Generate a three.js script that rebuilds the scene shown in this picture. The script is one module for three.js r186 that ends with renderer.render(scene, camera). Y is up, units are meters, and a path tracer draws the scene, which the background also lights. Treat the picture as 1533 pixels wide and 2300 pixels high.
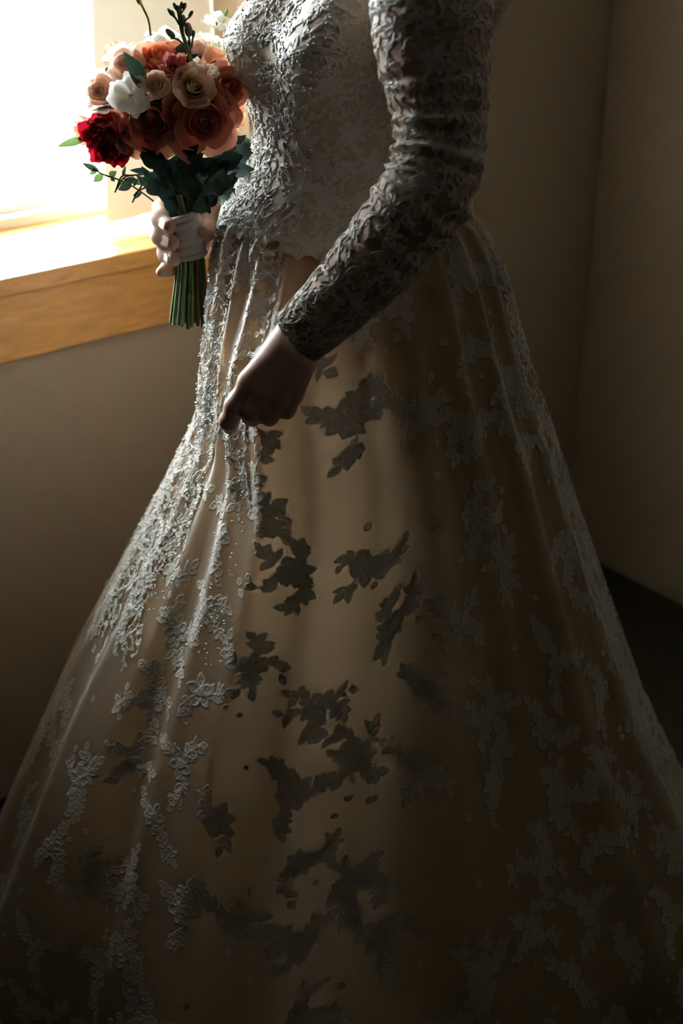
import * as THREE from 'three';
import { RoundedBoxGeometry } from 'three/addons/geometries/RoundedBoxGeometry.js';
import { MarchingCubes } from 'three/addons/objects/MarchingCubes.js';
import { mergeGeometries, mergeVertices } from 'three/addons/utils/BufferGeometryUtils.js';

// ---------------------------------------------------------------- camera, sky, exposure
const scene = new THREE.Scene();
const renderer = new THREE.WebGLRenderer();
renderer.toneMapping = THREE.LinearToneMapping;
renderer.toneMappingExposure = 1.0;
renderer.shadowMap.enabled = true;

// The window wall is the plane z = 0 (x runs along it, +z is the room).
const FOCAL = 3000, PITCH = Math.atan(1550 / 3000), YAW = -39.26 * Math.PI / 180, EYE = 1.46;
const CAM_X = -0.776, CAM_Z = 1.736;
const camera = new THREE.PerspectiveCamera(2 * Math.atan(1150 / FOCAL) * 180 / Math.PI, 1533 / 2300, 0.05, 200);
camera.position.set(CAM_X, EYE, CAM_Z);
camera.rotation.order = 'YXZ';
camera.rotation.set(-PITCH, YAW, 0);
camera.focus = 1.46;
camera.userData.fStop = 3.5;

// a bright overcast sky, the same all round; it enters through the one window, under an added eave
scene.background = new THREE.Color(0.87, 0.98, 1.03);
scene.backgroundIntensity = 28;

// ---------------------------------------------------------------- helpers
let seed = 7;
const rnd = (a = 0, b = 1) => { seed = (seed * 1664525 + 1013904223) >>> 0; return a + (b - a) * seed / 4294967296; };
const CP = Math.cos(PITCH), SP = Math.sin(PITCH), CY = Math.cos(YAW), SY = Math.sin(YAW);
const clamp = (x, a = 0, b = 1) => Math.min(b, Math.max(a, x));
const smooth = (a, b, x) => { const t = clamp((x - a) / (b - a)); return t * t * (3 - 2 * t); };
const mix = (a, b, t) => a + (b - a) * t;
const v3 = (x, y, z) => new THREE.Vector3(x, y, z);
function table(rows, x) {                       // smooth look-up in rows of [x, value]
  const n = rows.length;
  if (x <= rows[0][0]) return rows[0][1];
  if (x >= rows[n - 1][0]) return rows[n - 1][1];
  let i = 0; while (rows[i + 1][0] < x) i++;
  const [x1, y1] = rows[i], [x2, y2] = rows[i + 1];
  const m = (k) => k <= 0 || k >= n - 1 ? (rows[Math.min(k + 1, n - 1)][1] - rows[Math.max(k - 1, 0)][1]) / (rows[Math.min(k + 1, n - 1)][0] - rows[Math.max(k - 1, 0)][0])
    : (rows[k + 1][1] - rows[k - 1][1]) / (rows[k + 1][0] - rows[k - 1][0]);
  const h = x2 - x1, t = (x - x1) / h, t2 = t * t, t3 = t2 * t;
  return (2 * t3 - 3 * t2 + 1) * y1 + (t3 - 2 * t2 + t) * h * m(i) + (-2 * t3 + 3 * t2) * y2 + (t3 - t2) * h * m(i + 1);
}
// "Studio frame": x right, y up, z towards the photographer, origin on the floor under the lens.
// A photo pixel and a distance z give a point in it.
function V(px, py, z) {
  const a = (px - 766.5) / FOCAL, b = (1150 - py) / FOCAL, dy = b * CP - SP, dz = -(b * SP + CP), t = z / dz;
  return v3(a * t, EYE + dy * t, z);
}
function rowOf(h, z) { const k = (h - EYE) / -z, b = (k * CP + SP) / (CP - k * SP); return 1150 - b * FOCAL; }
const toWorld = (p) => v3(CAM_X + p.x * CY + p.z * SY, p.y, CAM_Z - p.x * SY + p.z * CY);
function studioGroup(name, origin) {
  const g = new THREE.Group(); g.name = name; g.position.copy(toWorld(origin)); g.rotation.y = YAW; scene.add(g); return g;
}
function tag(o, label, category, kind) { Object.assign(o.userData, { label, category }); if (kind) o.userData.kind = kind; return o; }
function mesh(name, geometry, material, parent = scene) {
  const m = new THREE.Mesh(geometry, material); m.name = name; m.castShadow = m.receiveShadow = true; parent.add(m); return m;
}
function structure(name, geometry, material, label, category, parent = scene) {
  const m = mesh(name, geometry, material, parent);
  if (parent === scene) tag(m, label, category, 'structure');
  return m;
}
const box = (x0, x1, y0, y1, z0, z1, r = 0) => {
  const g = r ? new RoundedBoxGeometry(x1 - x0, y1 - y0, z1 - z0, 2, r) : new THREE.BoxGeometry(x1 - x0, y1 - y0, z1 - z0);
  g.translate((x0 + x1) / 2, (y0 + y1) / 2, (z0 + z1) / 2);
  const p = g.attributes.position, n = g.attributes.normal, uv = g.attributes.uv;      // uv in metres
  for (let i = 0; i < p.count; i++) {
    const ax = Math.abs(n.getX(i)), ay = Math.abs(n.getY(i)), az = Math.abs(n.getZ(i));
    if (az >= ax && az >= ay) uv.setXY(i, p.getX(i), p.getY(i));
    else if (ay >= ax) uv.setXY(i, p.getX(i), p.getZ(i));
    else uv.setXY(i, p.getZ(i), p.getY(i));
  }
  return g;
};
function grid(nu, nv, at, closed = false) {      // (nu+1) x (nv+1) points; at(i/nu, j/nv) gives [x, y, z, u, v]
  const pos = [], uv = [], idx = [];
  for (let j = 0; j <= nv; j++) for (let i = 0; i <= nu; i++) { const q = at(i / nu, j / nv); pos.push(q[0], q[1], q[2]); uv.push(q[3] ?? i / nu, q[4] ?? j / nv); }
  for (let j = 0; j < nv; j++) for (let i = 0; i < nu; i++) { const a = j * (nu + 1) + i, b = a + 1, c = a + nu + 1, d = c + 1; idx.push(a, b, d, a, d, c); }
  const g = new THREE.BufferGeometry();
  g.setAttribute('position', new THREE.Float32BufferAttribute(pos, 3));
  g.setAttribute('uv', new THREE.Float32BufferAttribute(uv, 2));
  g.setIndex(idx); g.computeVertexNormals();
  if (closed) {                                  // weld the normals along the seam
    const n = g.attributes.normal;
    for (let j = 0; j <= nv; j++) {
      const a = j * (nu + 1), b = a + nu, s = v3(n.getX(a) + n.getX(b), n.getY(a) + n.getY(b), n.getZ(a) + n.getZ(b)).normalize();
      n.setXYZ(a, s.x, s.y, s.z); n.setXYZ(b, s.x, s.y, s.z);
    }
  }
  return g;
}
// value noise, periodic in p cells
const NOISE = Array.from({ length: 4096 }, () => rnd());
function noise2(x, y, p = 64) {
  const xi = Math.floor(x), yi = Math.floor(y), fx = x - xi, fy = y - yi, sx = fx * fx * (3 - 2 * fx), sy = fy * fy * (3 - 2 * fy);
  const h = (i, j) => NOISE[(((((i % p) + p) % p) * 73 + (((j % p) + p) % p) * 157) ^ (p * 31)) & 4095];
  return mix(mix(h(xi, yi), h(xi + 1, yi), sx), mix(h(xi, yi + 1), h(xi + 1, yi + 1), sx), sy);
}
function dataTexture(w, h, at, srgb = false, repeat = 1) {      // at(x, y) gives [r, g, b] from 0 to 1
  const d = new Uint8Array(w * h * 4);
  for (let y = 0; y < h; y++) for (let x = 0; x < w; x++) { const c = at(x, y), k = (y * w + x) * 4; for (let i = 0; i < 3; i++) d[k + i] = clamp(c[i]) * 255; d[k + 3] = 255; }
  const t = new THREE.DataTexture(d, w, h);
  t.wrapS = t.wrapT = THREE.RepeatWrapping; t.magFilter = t.minFilter = THREE.LinearFilter; t.repeat.set(1 / repeat, 1 / repeat);
  if (srgb) t.colorSpace = THREE.SRGBColorSpace;
  t.needsUpdate = true; return t;
}
const std = (o) => new THREE.MeshStandardMaterial({ side: THREE.DoubleSide, ...o });
const phys = (o) => new THREE.MeshPhysicalMaterial({ side: THREE.DoubleSide, ...o });

// ---------------------------------------------------------------- surfaces of the room
const woodMap = dataTexture(1024, 512, (x, y) => {
  const g = noise2(x / 64, y / 6 + 2.2 * noise2(x / 128, y / 32, 8), 16) * 0.45 + noise2(x / 32, y / 2.0, 32) * 0.2 + noise2(x / 256, y / 64, 4) * 0.35;
  const pore = noise2(x / 10, y / 1.5, 64) > 0.86 ? 0.05 : 0;
  const k = 0.80 + 0.26 * g - pore;
  return [0.97 * k, 0.735 * k, 0.42 * k * (0.94 + 0.12 * g)];
}, true, 0.6);
const woodBump = dataTexture(512, 256, (x, y) => { const g = noise2(x / 32, y / 2, 16) * 0.6 + noise2(x / 8, y, 64) * 0.4; return [g, g, g]; }, false, 0.3);
const M = {
  wood: phys({ map: woodMap, bumpMap: woodBump, bumpScale: 0.00012, roughness: 0.3, clearcoat: 1, clearcoatRoughness: 0.09 }),
  wall: std({ color: new THREE.Color(0.56, 0.47, 0.35), roughness: 0.88, bumpScale: 0.0004,
    bumpMap: dataTexture(256, 256, (x, y) => { const g = noise2(x / 5, y / 5, 51) * 0.6 + noise2(x / 2, y / 2, 128) * 0.4; return [g, g, g]; }, false, 0.12) }),
  ceiling: std({ color: new THREE.Color(0.19, 0.17, 0.13), roughness: 0.8 }),
  panelling: std({ color: new THREE.Color(0.10, 0.085, 0.06), roughness: 0.7 }),
  floor: std({ roughness: 0.8, map: dataTexture(256, 256, (x, y) => { const g = 0.85 + 0.3 * (noise2(x / 3, y / 3, 85) - 0.5); return [0.26 * g, 0.23 * g, 0.19 * g]; }, true, 0.25) }),
  vinyl: std({ color: new THREE.Color(0.72, 0.70, 0.66), roughness: 0.45 }),
  glass: phys({ color: 0xffffff, roughness: 0, transmission: 1, thickness: 0, ior: 1.5 }),
  snow: std({ color: new THREE.Color(0.82, 0.84, 0.86), roughness: 0.95 }),
};
// ---------------------------------------------------------------- the room
const ROOM = { x0: -2.6, x1: 1.3, z1: 6.2, h: 2.6 };
const WIN = { x0: -0.34, x1: 0.458, y0: 0.868, y1: 1.82, z: -0.194 };
{
  const { x0, x1, z1, h } = ROOM, T = 0.24;
  structure('floor', box(x0 - T, x1 + T, -0.12, 0, -T, z1 + T), M.floor, 'dark brown carpeted floor under the gown', 'floor');
  structure('ceiling', box(x0 - T, x1 + T, h, h + 0.12, -T, z1 + T), M.ceiling, 'dark timber ceiling of the room', 'ceiling');
  const pieces = [box(x0 - T, WIN.x0, 0, h, -T, 0), box(WIN.x1, x1 + T, 0, h, -T, 0), box(WIN.x0, WIN.x1, 0, WIN.y0, -T, 0), box(WIN.x0, WIN.x1, WIN.y1, h, -T, 0)];
  structure('wall_window', mergeGeometries(pieces), M.wall, 'beige painted wall below and beside the bright window', 'wall');
  structure('wall_right', box(x1, x1 + T, 0, h, 0, z1), M.wall, 'dim beige wall in the dark corner beyond the bride', 'wall');
  structure('wall_left', box(x0 - T, x0, 0, h, 0, z1), M.panelling, 'dark side wall on the window side of the photographer', 'wall');
  structure('wall_back', box(x0 - T, x1 + T, 0, h, z1, z1 + T), M.panelling, 'dark wall behind the photographer', 'wall');
  const ground = structure('ground_outside', new THREE.PlaneGeometry(120, 120).rotateX(-Math.PI / 2).translate(0, -1.2, -60.5), M.snow, 'pale overexposed ground outside the window', 'ground');
  ground.castShadow = false;

  structure('added_eave', box(x0 - T, x1 + T, 2.02, 2.14, -0.88, -T - 0.002), M.ceiling, 'added dark eave outside above the window, unseen, blocking the high sky', 'eave');  // added unseen overhang: cuts the high sky so the lower skirt stays darker

  // window: frame, sash and pane
  const win = new THREE.Group(); win.name = 'window_1'; win.position.set((WIN.x0 + WIN.x1) / 2, 0.892, WIN.z); scene.add(win);
  tag(win, 'overexposed window with pale vinyl frame above the wooden sill', 'window', 'structure');
  const w = (WIN.x1 - WIN.x0) / 2, top = WIN.y1 - 0.892;
  mesh('frame_rail', box(-w, w, 0, 0.018, -0.046, 0, 0.002), M.vinyl, win);
  mesh('frame_rail', box(-w, w, top - 0.03, top, -0.046, 0, 0.002), M.vinyl, win);
  for (const s of [-1, 1]) mesh('frame_stile', box(s > 0 ? w - 0.022 : -w, s > 0 ? w : -w + 0.022, 0.018, top - 0.03, -0.046, 0, 0.002), M.vinyl, win);
  mesh('sash_rail', box(-w + 0.022, w - 0.022, 0.018, 0.030, -0.044, -0.024, 0.002), M.vinyl, win);
  mesh('sash_rail', box(-w + 0.022, w - 0.022, top - 0.056, top - 0.03, -0.044, -0.024, 0.002), M.vinyl, win);
  const pane = mesh('window_pane', new THREE.PlaneGeometry(2 * w - 0.044, top - 0.086).translate(0, 0.030 + (top - 0.086) / 2, -0.034), M.glass, win);
  pane.castShadow = false;

  // wooden sill: board, nosing and apron
  const sill = new THREE.Group(); sill.name = 'window_sill'; sill.position.set((WIN.x0 + WIN.x1) / 2, 0.762, 0); scene.add(sill);
  tag(sill, 'varnished honey pine sill with nosing and apron below window', 'sill', 'structure');
  const sw = w + 0.09, y = 0.8918 - 0.762;
  mesh('sill_board', box(-w, w, y - 0.022, y, WIN.z - 0.04, -0.0185, 0.0012), M.wood, sill);
  mesh('nosing', box(-sw, sw, y - 0.0275, y - 0.0004, -0.0165 + 0.0165, 0.034, 0.003), M.wood, sill);
  mesh('nosing_core', box(-w, w, y - 0.0275, y - 0.0006, -0.0172, 0.004), M.wood, sill);
  mesh('apron', box(-sw + 0.012, sw - 0.012, 0, y - 0.0275, 0, 0.019, 0.003), M.wood, sill);
}

// ---------------------------------------------------------------- the short curtain on the right of the window
{
  const fabric = phys({ color: new THREE.Color(0.80, 0.70, 0.53), roughness: 0.97, transmission: 0.06, thickness: 0, bumpScale: 0.0003,
    bumpMap: dataTexture(128, 128, (x, y) => { const g = 0.5 + 0.25 * Math.sin(x * Math.PI / 2) * Math.sin(y * Math.PI / 2) + 0.25 * noise2(x / 2, y / 2, 64); return [g, g, g]; }, false, 0.05) });
  const cur = new THREE.Group(); cur.name = 'curtain'; cur.position.set(0.35, 0.9, -0.09); scene.add(cur);
  tag(cur, 'short cream curtain panel glowing in front of the bright window', 'curtain');
  const W0 = -0.103, W1 = 0.1068, H = 0.88;
  const fold = (x, y) => 0.006 * Math.sin(x * 34 + 0.6) * (0.55 + 0.45 * Math.exp(-y * 3)) + 0.003 * Math.sin(x * 71 + y * 2);
  const edge = (y) => 0.003 * Math.sin(y * 19 + 1) - 0.004 * Math.exp(-y * 40);
  mesh('panel', grid(60, 90, (a, b) => {
    const y = b * H, x = mix(W0 + edge(y), W1, a), hem = 0.0015 * Math.sin(a * 9) + 0.004 * (1 - a) * (1 - a);
    return [x, y + 0.0065 + (1 - b) * (-hem), fold(x, y), x, y];
  }), fabric, cur);
  const rod = mesh('curtain_rod', new THREE.CylinderGeometry(0.006, 0.006, WIN.x1 - WIN.x0 - 0.002, 16).rotateZ(Math.PI / 2), M.vinyl, scene);
  rod.position.set((WIN.x0 + WIN.x1) / 2, 0.9 + H + 0.012, -0.09); tag(rod, 'slim white curtain rod across the top of the window recess', 'rod');
}
// ---------------------------------------------------------------- embroidered lace: periodic height fields
// h: relief of cords, petals and stitches; c: cover (1 where there is embroidery, 0 bare net)
const LN = 1024;
function makeLace(size, draw) {
  const h = new Float32Array(LN * LN), c = new Float32Array(LN * LN), wrap = (i) => ((i % LN) + LN) % LN;
  function stamp(x, y, r, top, cover = 1) {
    const R = Math.ceil(r + 1);
    for (let j = -R; j <= R; j++) for (let i = -R; i <= R; i++) {
      const px = Math.floor(x) + i, py = Math.floor(y) + j, d = Math.hypot(px + 0.5 - x, py + 0.5 - y) / r;
      if (d > 1) continue;
      const k = wrap(py) * LN + wrap(px), z = top * Math.sqrt(1 - d * d * 0.92);
      if (z > h[k]) h[k] = z;
      const cc = cover * Math.min(1, (1 - d) * r * 0.7 + 0.2); if (cc > c[k]) c[k] = cc;
    }
  }
  const cord = (pts, r, top) => { for (let k = 0; k + 1 < pts.length; k++) { const [x0, y0] = pts[k], [x1, y1] = pts[k + 1], n = Math.ceil(Math.hypot(x1 - x0, y1 - y0) / 1.3); for (let i = 0; i < n; i++) { const t = i / n; stamp(mix(x0, x1, t), mix(y0, y1, t), r, top * (0.88 + 0.12 * Math.sin((k * n + i) * 1.7))); } } };
  function leaf(x, y, a, len, wid, bend = 0, rim = 2.8) {       // filled teardrop with a corded rim and stitches
    const N = Math.max(12, Math.round(len / 1.6)), P = [], Rr = [];
    let px = x, py = y, an = a;
    for (let i = 0; i <= N; i++) {
      const t = i / N, w = wid * Math.pow(Math.sin(Math.PI * Math.pow(t, 0.8)), 0.85), nx = -Math.sin(an), ny = Math.cos(an);
      P.push([px + nx * w, py + ny * w]); Rr.push([px - nx * w, py - ny * w]);
      for (let s = -w; s <= w; s += 1.5) stamp(px + nx * s, py + ny * s, 1.9, 0.32 + 0.17 * Math.sin((i * 1.15 + Math.abs(s) * 0.34)), 0.85);
      px += Math.cos(an) * len / N; py += Math.sin(an) * len / N; an += bend / N;
    }
    if (rim) { cord(P, rim, 0.92); cord(Rr, rim, 0.92); }
  }
  function scroll(x, y, a, len, k0, k1, r, band, leaves) {       // a vine whose curvature grows to a curl
    const pts = [], N = Math.ceil(len / 4); let an = a;
    for (let i = 0; i <= N; i++) {
      pts.push([x, y]);
      const t = i / N, k = mix(k0, k1, t * t);
      if (leaves && i > 3 && i % 10 === 5 && t < 0.85) leaf(x, y, an + (i % 20 > 9 ? 1 : -1) * rnd(0.6, 1.0), rnd(30, 54), rnd(7, 12), rnd(-0.8, 0.8));
      x += Math.cos(an) * 4; y += Math.sin(an) * 4; an += k * 4;
    }
    cord(pts, r, 1);
    if (!band) return;
    const off = pts.map(([qx, qy], i) => { const [nx, ny] = pts[Math.min(i + 1, N)], [mx, my] = pts[Math.max(i - 1, 0)], d = Math.hypot(nx - mx, ny - my) || 1, w = band * (1 - 0.8 * i / N); return [qx - (ny - my) / d * w, qy + (nx - mx) / d * w]; });
    cord(off, r * 0.8, 0.88);
    for (let i = 0; i <= N; i++) for (let s = 0; s < 1; s += 0.12) stamp(mix(pts[i][0], off[i][0], s), mix(pts[i][1], off[i][1], s), 2.2, 0.40 + 0.12 * (i % 2), 0.85);
    for (let b = 0; b < 5; b++) stamp(x + Math.cos(b * 1.257) * 6, y + Math.sin(b * 1.257) * 6, 4, 0.9);
  }
  function flower(x, y, n, len, a0, fat = 0.2) {
    for (let i = 0; i < n; i++) leaf(x + Math.cos(a0 + i * 2 * Math.PI / n) * 9, y + Math.sin(a0 + i * 2 * Math.PI / n) * 9, a0 + i * 2 * Math.PI / n, len * rnd(0.85, 1.1), len * fat, rnd(-0.25, 0.25));
    for (let i = 0; i < 9; i++) stamp(x + Math.cos(i * 0.7) * 7, y + Math.sin(i * 0.7) * 7, 4.2, 1);
    stamp(x, y, 6, 1);
  }
  function spread(gap, most) {
    const s = [];
    for (let t = 0; s.length < most && t < 6000; t++) { const q = [rnd(0, LN), rnd(0, LN)]; if (s.every((p) => { const dx = Math.abs(p[0] - q[0]), dy = Math.abs(p[1] - q[1]); return Math.hypot(Math.min(dx, LN - dx), Math.min(dy, LN - dy)) > gap; })) s.push(q); }
    return s;
  }
  draw({ stamp, cord, leaf, scroll, flower, spread });
  return { h, c, size };
}
function laceAt({ h, size }, u, v) {                 // bilinear, u and v in metres
  const x = u / size * LN, y = v / size * LN, xi = Math.floor(x), yi = Math.floor(y), fx = x - xi, fy = y - yi, w = (i) => ((i % LN) + LN) % LN;
  return mix(mix(h[w(yi) * LN + w(xi)], h[w(yi) * LN + w(xi + 1)], fx), mix(h[w(yi + 1) * LN + w(xi)], h[w(yi + 1) * LN + w(xi + 1)], fx), fy);
}
// dense corded lace of bodice, sleeves and waist
const LACE = makeLace(0.20, ({ stamp, leaf, scroll, flower, spread }) => {
  for (const [x, y] of spread(205, 16)) {
    const n = 6 + Math.floor(rnd(0, 4)), a0 = rnd(0, 6.28), len = rnd(58, 88);
    flower(x, y, n, len, a0, 0.19);
    for (let i = 0; i < 5; i++) {
      const a = a0 + i * 1.257 + rnd(-0.4, 0.4), s = rnd() > 0.5 ? 1 : -1;
      scroll(x + Math.cos(a) * len, y + Math.sin(a) * len, a + s * 0.5, rnd(150, 260), -s * rnd(0.0, 0.006), s * rnd(0.03, 0.05), 3.6, 11, true);
    }
  }
  for (const [x, y] of spread(88, 70)) { const s = rnd() > 0.5 ? 1 : -1; scroll(x, y, rnd(0, 6.28), rnd(70, 130), s * 0.006, s * rnd(0.05, 0.08), 3, rnd(6, 12), false); }
  for (let i = 0; i < 60; i++) leaf(rnd(0, LN), rnd(0, LN), rnd(0, 6.28), rnd(28, 46), rnd(7, 11), rnd(-0.6, 0.6));
  for (let i = 0; i < 300; i++) stamp(rnd(0, LN), rnd(0, LN), rnd(2.5, 4), rnd(0.5, 0.9));
});
// scattered leafy sprays of the skirt, with bare net between
const SPRAY = makeLace(0.62, ({ stamp, leaf, flower, spread }) => {
  for (const [x, y] of spread(128, 40)) {
    if (noise2(x / 256 + 0.3, y / 256, 4) < 0.27) continue;         // leaves patches of bare net
    const a0 = rnd(0, 6.28);
    flower(x, y, 5 + Math.floor(rnd(0, 3)), rnd(18, 32), a0, 0.34);
    for (let b = 0, m = Math.floor(rnd(2, 6)); b < m; b++) {         // branches of leaflets round each flower
      let a = a0 + b * 6.28 / m + rnd(-0.6, 0.6), px = x + Math.cos(a) * 20, py = y + Math.sin(a) * 20; const bend = rnd(-0.16, 0.16), n = Math.floor(rnd(3, 8));
      for (let i = 0; i < n; i++) {
        for (const s of [-1, 1]) if (rnd() > 0.2) leaf(px, py, a + s * rnd(0.4, 1.2), rnd(14, 30), rnd(4, 9), s * rnd(-0.2, 0.7), 1.6);
        for (let k = 0; k < 6; k++) { stamp(px, py, 1.7, 0.8); px += Math.cos(a) * 1.8; py += Math.sin(a) * 1.8; a += bend * 0.35; }
      }
      leaf(px, py, a, 22, 7, 0, 1.6);
    }
  }
  for (let i = 0; i < 70; i++) leaf(rnd(0, LN), rnd(0, LN), rnd(0, 6.28), rnd(10, 18), rnd(4, 7), rnd(-0.5, 0.5), 1.4);
});
function laceColour(lace, net, thread) {
  return dataTexture(LN, LN, (x, y) => { const k = y * LN + x, c = lace.c[k], t = 0.93 + 0.14 * (noise2(x / 2, y / 2, 512) - 0.5), q = 0.985 + 0.03 * Math.sin(x * 1.26) * Math.sin(y * 1.26); return [0, 1, 2].map((i) => mix(net[i] * q, thread[i] * t, c)); }, true, lace.size);
}
const laceBump = (lace, k = 1.26) => dataTexture(LN, LN, (x, y) => { const j = y * LN + x, s = 0.12 * Math.sin(x * k) * Math.sin(y * k), g = lace.h[j] * 0.85 + 0.1 + s * (lace.c[j] > 0.3 ? 0.4 : 1) * 0.6; return [g, g, g]; }, false, lace.size);
const laceGrey = (lace, bare, thread) => dataTexture(LN, LN, (x, y) => { const g = mix(bare, thread, lace.c[y * LN + x]); return [g, g, g]; }, false, lace.size);
const IVORY = [0.90, 0.875, 0.83], denseBump = laceBump(LACE), denseShine = laceGrey(LACE, 0.62, 0.40);
M.bodice = phys({ map: laceColour(LACE, [0.78, 0.72, 0.64], IVORY), bumpMap: denseBump, bumpScale: 0.0006, roughness: 1, roughnessMap: denseShine, sheen: 0.3, sheenRoughness: 0.4, sheenColor: new THREE.Color(0.8, 0.8, 0.78) });
M.sleeve = phys({ map: laceColour(LACE, [0.72, 0.59, 0.50], IVORY), bumpMap: denseBump, bumpScale: 0.0007, roughness: 1, roughnessMap: denseShine });
M.skirt = phys({ map: laceColour(SPRAY, [0.91, 0.85, 0.765], [0.80, 0.77, 0.72]), bumpMap: laceBump(SPRAY), bumpScale: 0.0010, roughness: 0.58, transmission: 1, transmissionMap: laceGrey(SPRAY, 0.84, 0.08), ior: 1.15, thickness: 0 });
M.laceCut = phys({ map: laceColour(LACE, IVORY, IVORY), bumpMap: denseBump, bumpScale: 0.0006, roughness: 0.38, alphaMap: laceGrey(LACE, 0, 1), alphaTest: 0.4 });
M.satin = phys({ color: new THREE.Color(0.80, 0.63, 0.43), roughness: 0.5 });
// ---------------------------------------------------------------- the bride
const ORIGIN = v3(0, 0, -1.55);
const person = studioGroup('person', ORIGIN);
tag(person, 'bride in ivory long-sleeved lace wedding gown holding a bouquet by the window', 'person');
const loc = (p) => p.clone().sub(ORIGIN);
const L = (px, py, z) => loc(V(px, py, z));

// outlines of the gown in the photograph: rows of [pixel row, pixel column]
const BODICE_LEFT = [[-160, 690], [-60, 610], [0, 562], [50, 527], [90, 516], [150, 531], [200, 553], [260, 567], [320, 573], [380, 560], [430, 532], [470, 506], [520, 490]];
const SKIRT_LEFT = [[440, 552], [470, 526], [500, 502], [540, 488], [600, 480], [680, 471], [760, 463], [850, 455], [930, 446], [1030, 402], [1170, 330], [1330, 240], [1480, 160], [1640, 90], [1780, 30], [1850, 0], [2010, -62], [2300, -170]];
const SKIRT_RIGHT = [[440, 1000], [470, 1055], [520, 1092], [620, 1130], [720, 1157], [860, 1200], [1010, 1250], [1190, 1310], [1390, 1380], [1560, 1442], [1750, 1533], [1900, 1610], [2010, 1665], [2300, 1800]];
const xAt = (rows, h, z) => { const py = rowOf(h, z); return V(table(rows, py), py, z).x; };

// torso rings: half width, half depth, bust
const TORSO = { w: [[1.0, 0.142], [1.05, 0.134], [1.1, 0.127], [1.15, 0.128], [1.2, 0.136], [1.245, 0.144], [1.29, 0.149], [1.33, 0.154], [1.38, 0.158], [1.42, 0.13], [1.45, 0.09]],
  d: [[1.0, 0.115], [1.05, 0.105], [1.1, 0.097], [1.15, 0.098], [1.2, 0.104], [1.245, 0.108], [1.29, 0.108], [1.33, 0.102], [1.38, 0.088], [1.42, 0.075], [1.45, 0.06]],
  b: [[1.12, 0], [1.16, 0.004], [1.2, 0.020], [1.235, 0.036], [1.265, 0.037], [1.30, 0.026], [1.34, 0.010], [1.4, 0]] };
const FACING = 145 * Math.PI / 180, TORSO_Z = -1.53;
function torsoRadius(th, h) {
  const p = Math.atan2(Math.sin(th - FACING), Math.cos(th - FACING)), w = table(TORSO.w, h), d = table(TORSO.d, h);
  return 1 / Math.hypot(Math.cos(p) / d, Math.sin(p) / w) + table(TORSO.b, h) * (Math.exp(-(((p - 0.5) / 0.4) ** 2)) + Math.exp(-(((p + 0.5) / 0.4) ** 2)));
}
const torsoX = (() => {
  const rows = [];
  for (let h = 1.0; h <= 1.46; h += 0.01) {
    let lo = 9; for (let k = 0; k < 90; k++) { const th = k / 90 * 2 * Math.PI; lo = Math.min(lo, torsoRadius(th, h) * Math.cos(th)); }
    rows.push([h, h > 1.33 ? null : xAt(BODICE_LEFT, h, TORSO_Z) - lo]);
  }
  const last = rows.filter((r) => r[1] !== null).pop()[1];
  for (const r of rows) if (r[1] === null) r[1] = last + (r[0] - 1.33) * 0.12;
  return (h) => table(rows, h);
})();
function torsoPoint(th, h, out = 0) { const r = torsoRadius(th, h) + out; return v3(torsoX(h) + r * Math.cos(th), h, TORSO_Z + r * Math.sin(th)); }

// skirt rings
const skirtZ = (h) => mix(-1.5, -1.53, smooth(0, 1, h));
const SK_TOP = 1.085;
function folds(th, h) {
  const q = clamp((SK_TOP - h) / SK_TOP), near = Math.exp(-q * 4.5);
  const pleat = Math.pow(0.5 + 0.5 * Math.cos(25 * th + 1.1 * Math.sin(3 * th) + 0.4), 1.6) - 0.4;
  const big = 0.5 * Math.cos(9 * th + 0.8 + 1.4 * q) + 0.3 * Math.cos(14 * th + 2.1 - q) + 0.25 * Math.cos(5 * th + 4);
  return pleat * (0.004 + 0.011 * smooth(0, 0.10, q) * near + 0.004 * q) + big * 0.034 * smooth(0.1, 1, q);
}
const PINCH = { th: 112 * Math.PI / 180, h: 0.90 };
let ring = { h: -1 };
function skirtRing(h) {
  if (ring.h === h) return ring;
  const z = skirtZ(h), xl = xAt(SKIRT_LEFT, h, z), xr = xAt(SKIRT_RIGHT, h, z);
  return ring = { h, z, xl, xr, rx: (xr - xl) / 2, rz: table([[0, 0.50], [0.3, 0.41], [0.6, 0.30], [0.85, 0.205], [0.95, 0.163], [1.0, 0.138], [1.04, 0.114], [1.085, 0.098]], h) };
}
function skirtPoint(th, h, out = 0) {
  const { z, xl, xr, rx, rz } = skirtRing(h);
  const c = Math.cos(th), s = Math.sin(th), dth = Math.atan2(Math.sin(th - PINCH.th), Math.cos(th - PINCH.th));
  const pull = 0.075 * Math.exp(-((dth / 0.42) ** 2)) * Math.exp(-(((h - PINCH.h) / (h > PINCH.h ? 0.09 : 0.34)) ** 2));
  const f = folds(th, h) * (1 - 0.55 * Math.pow(Math.abs(c), 6)) + out + pull;
  return v3((xl + xr) / 2 + (rx + f) * c, h, z + (rz + f) * s);
}

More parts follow.
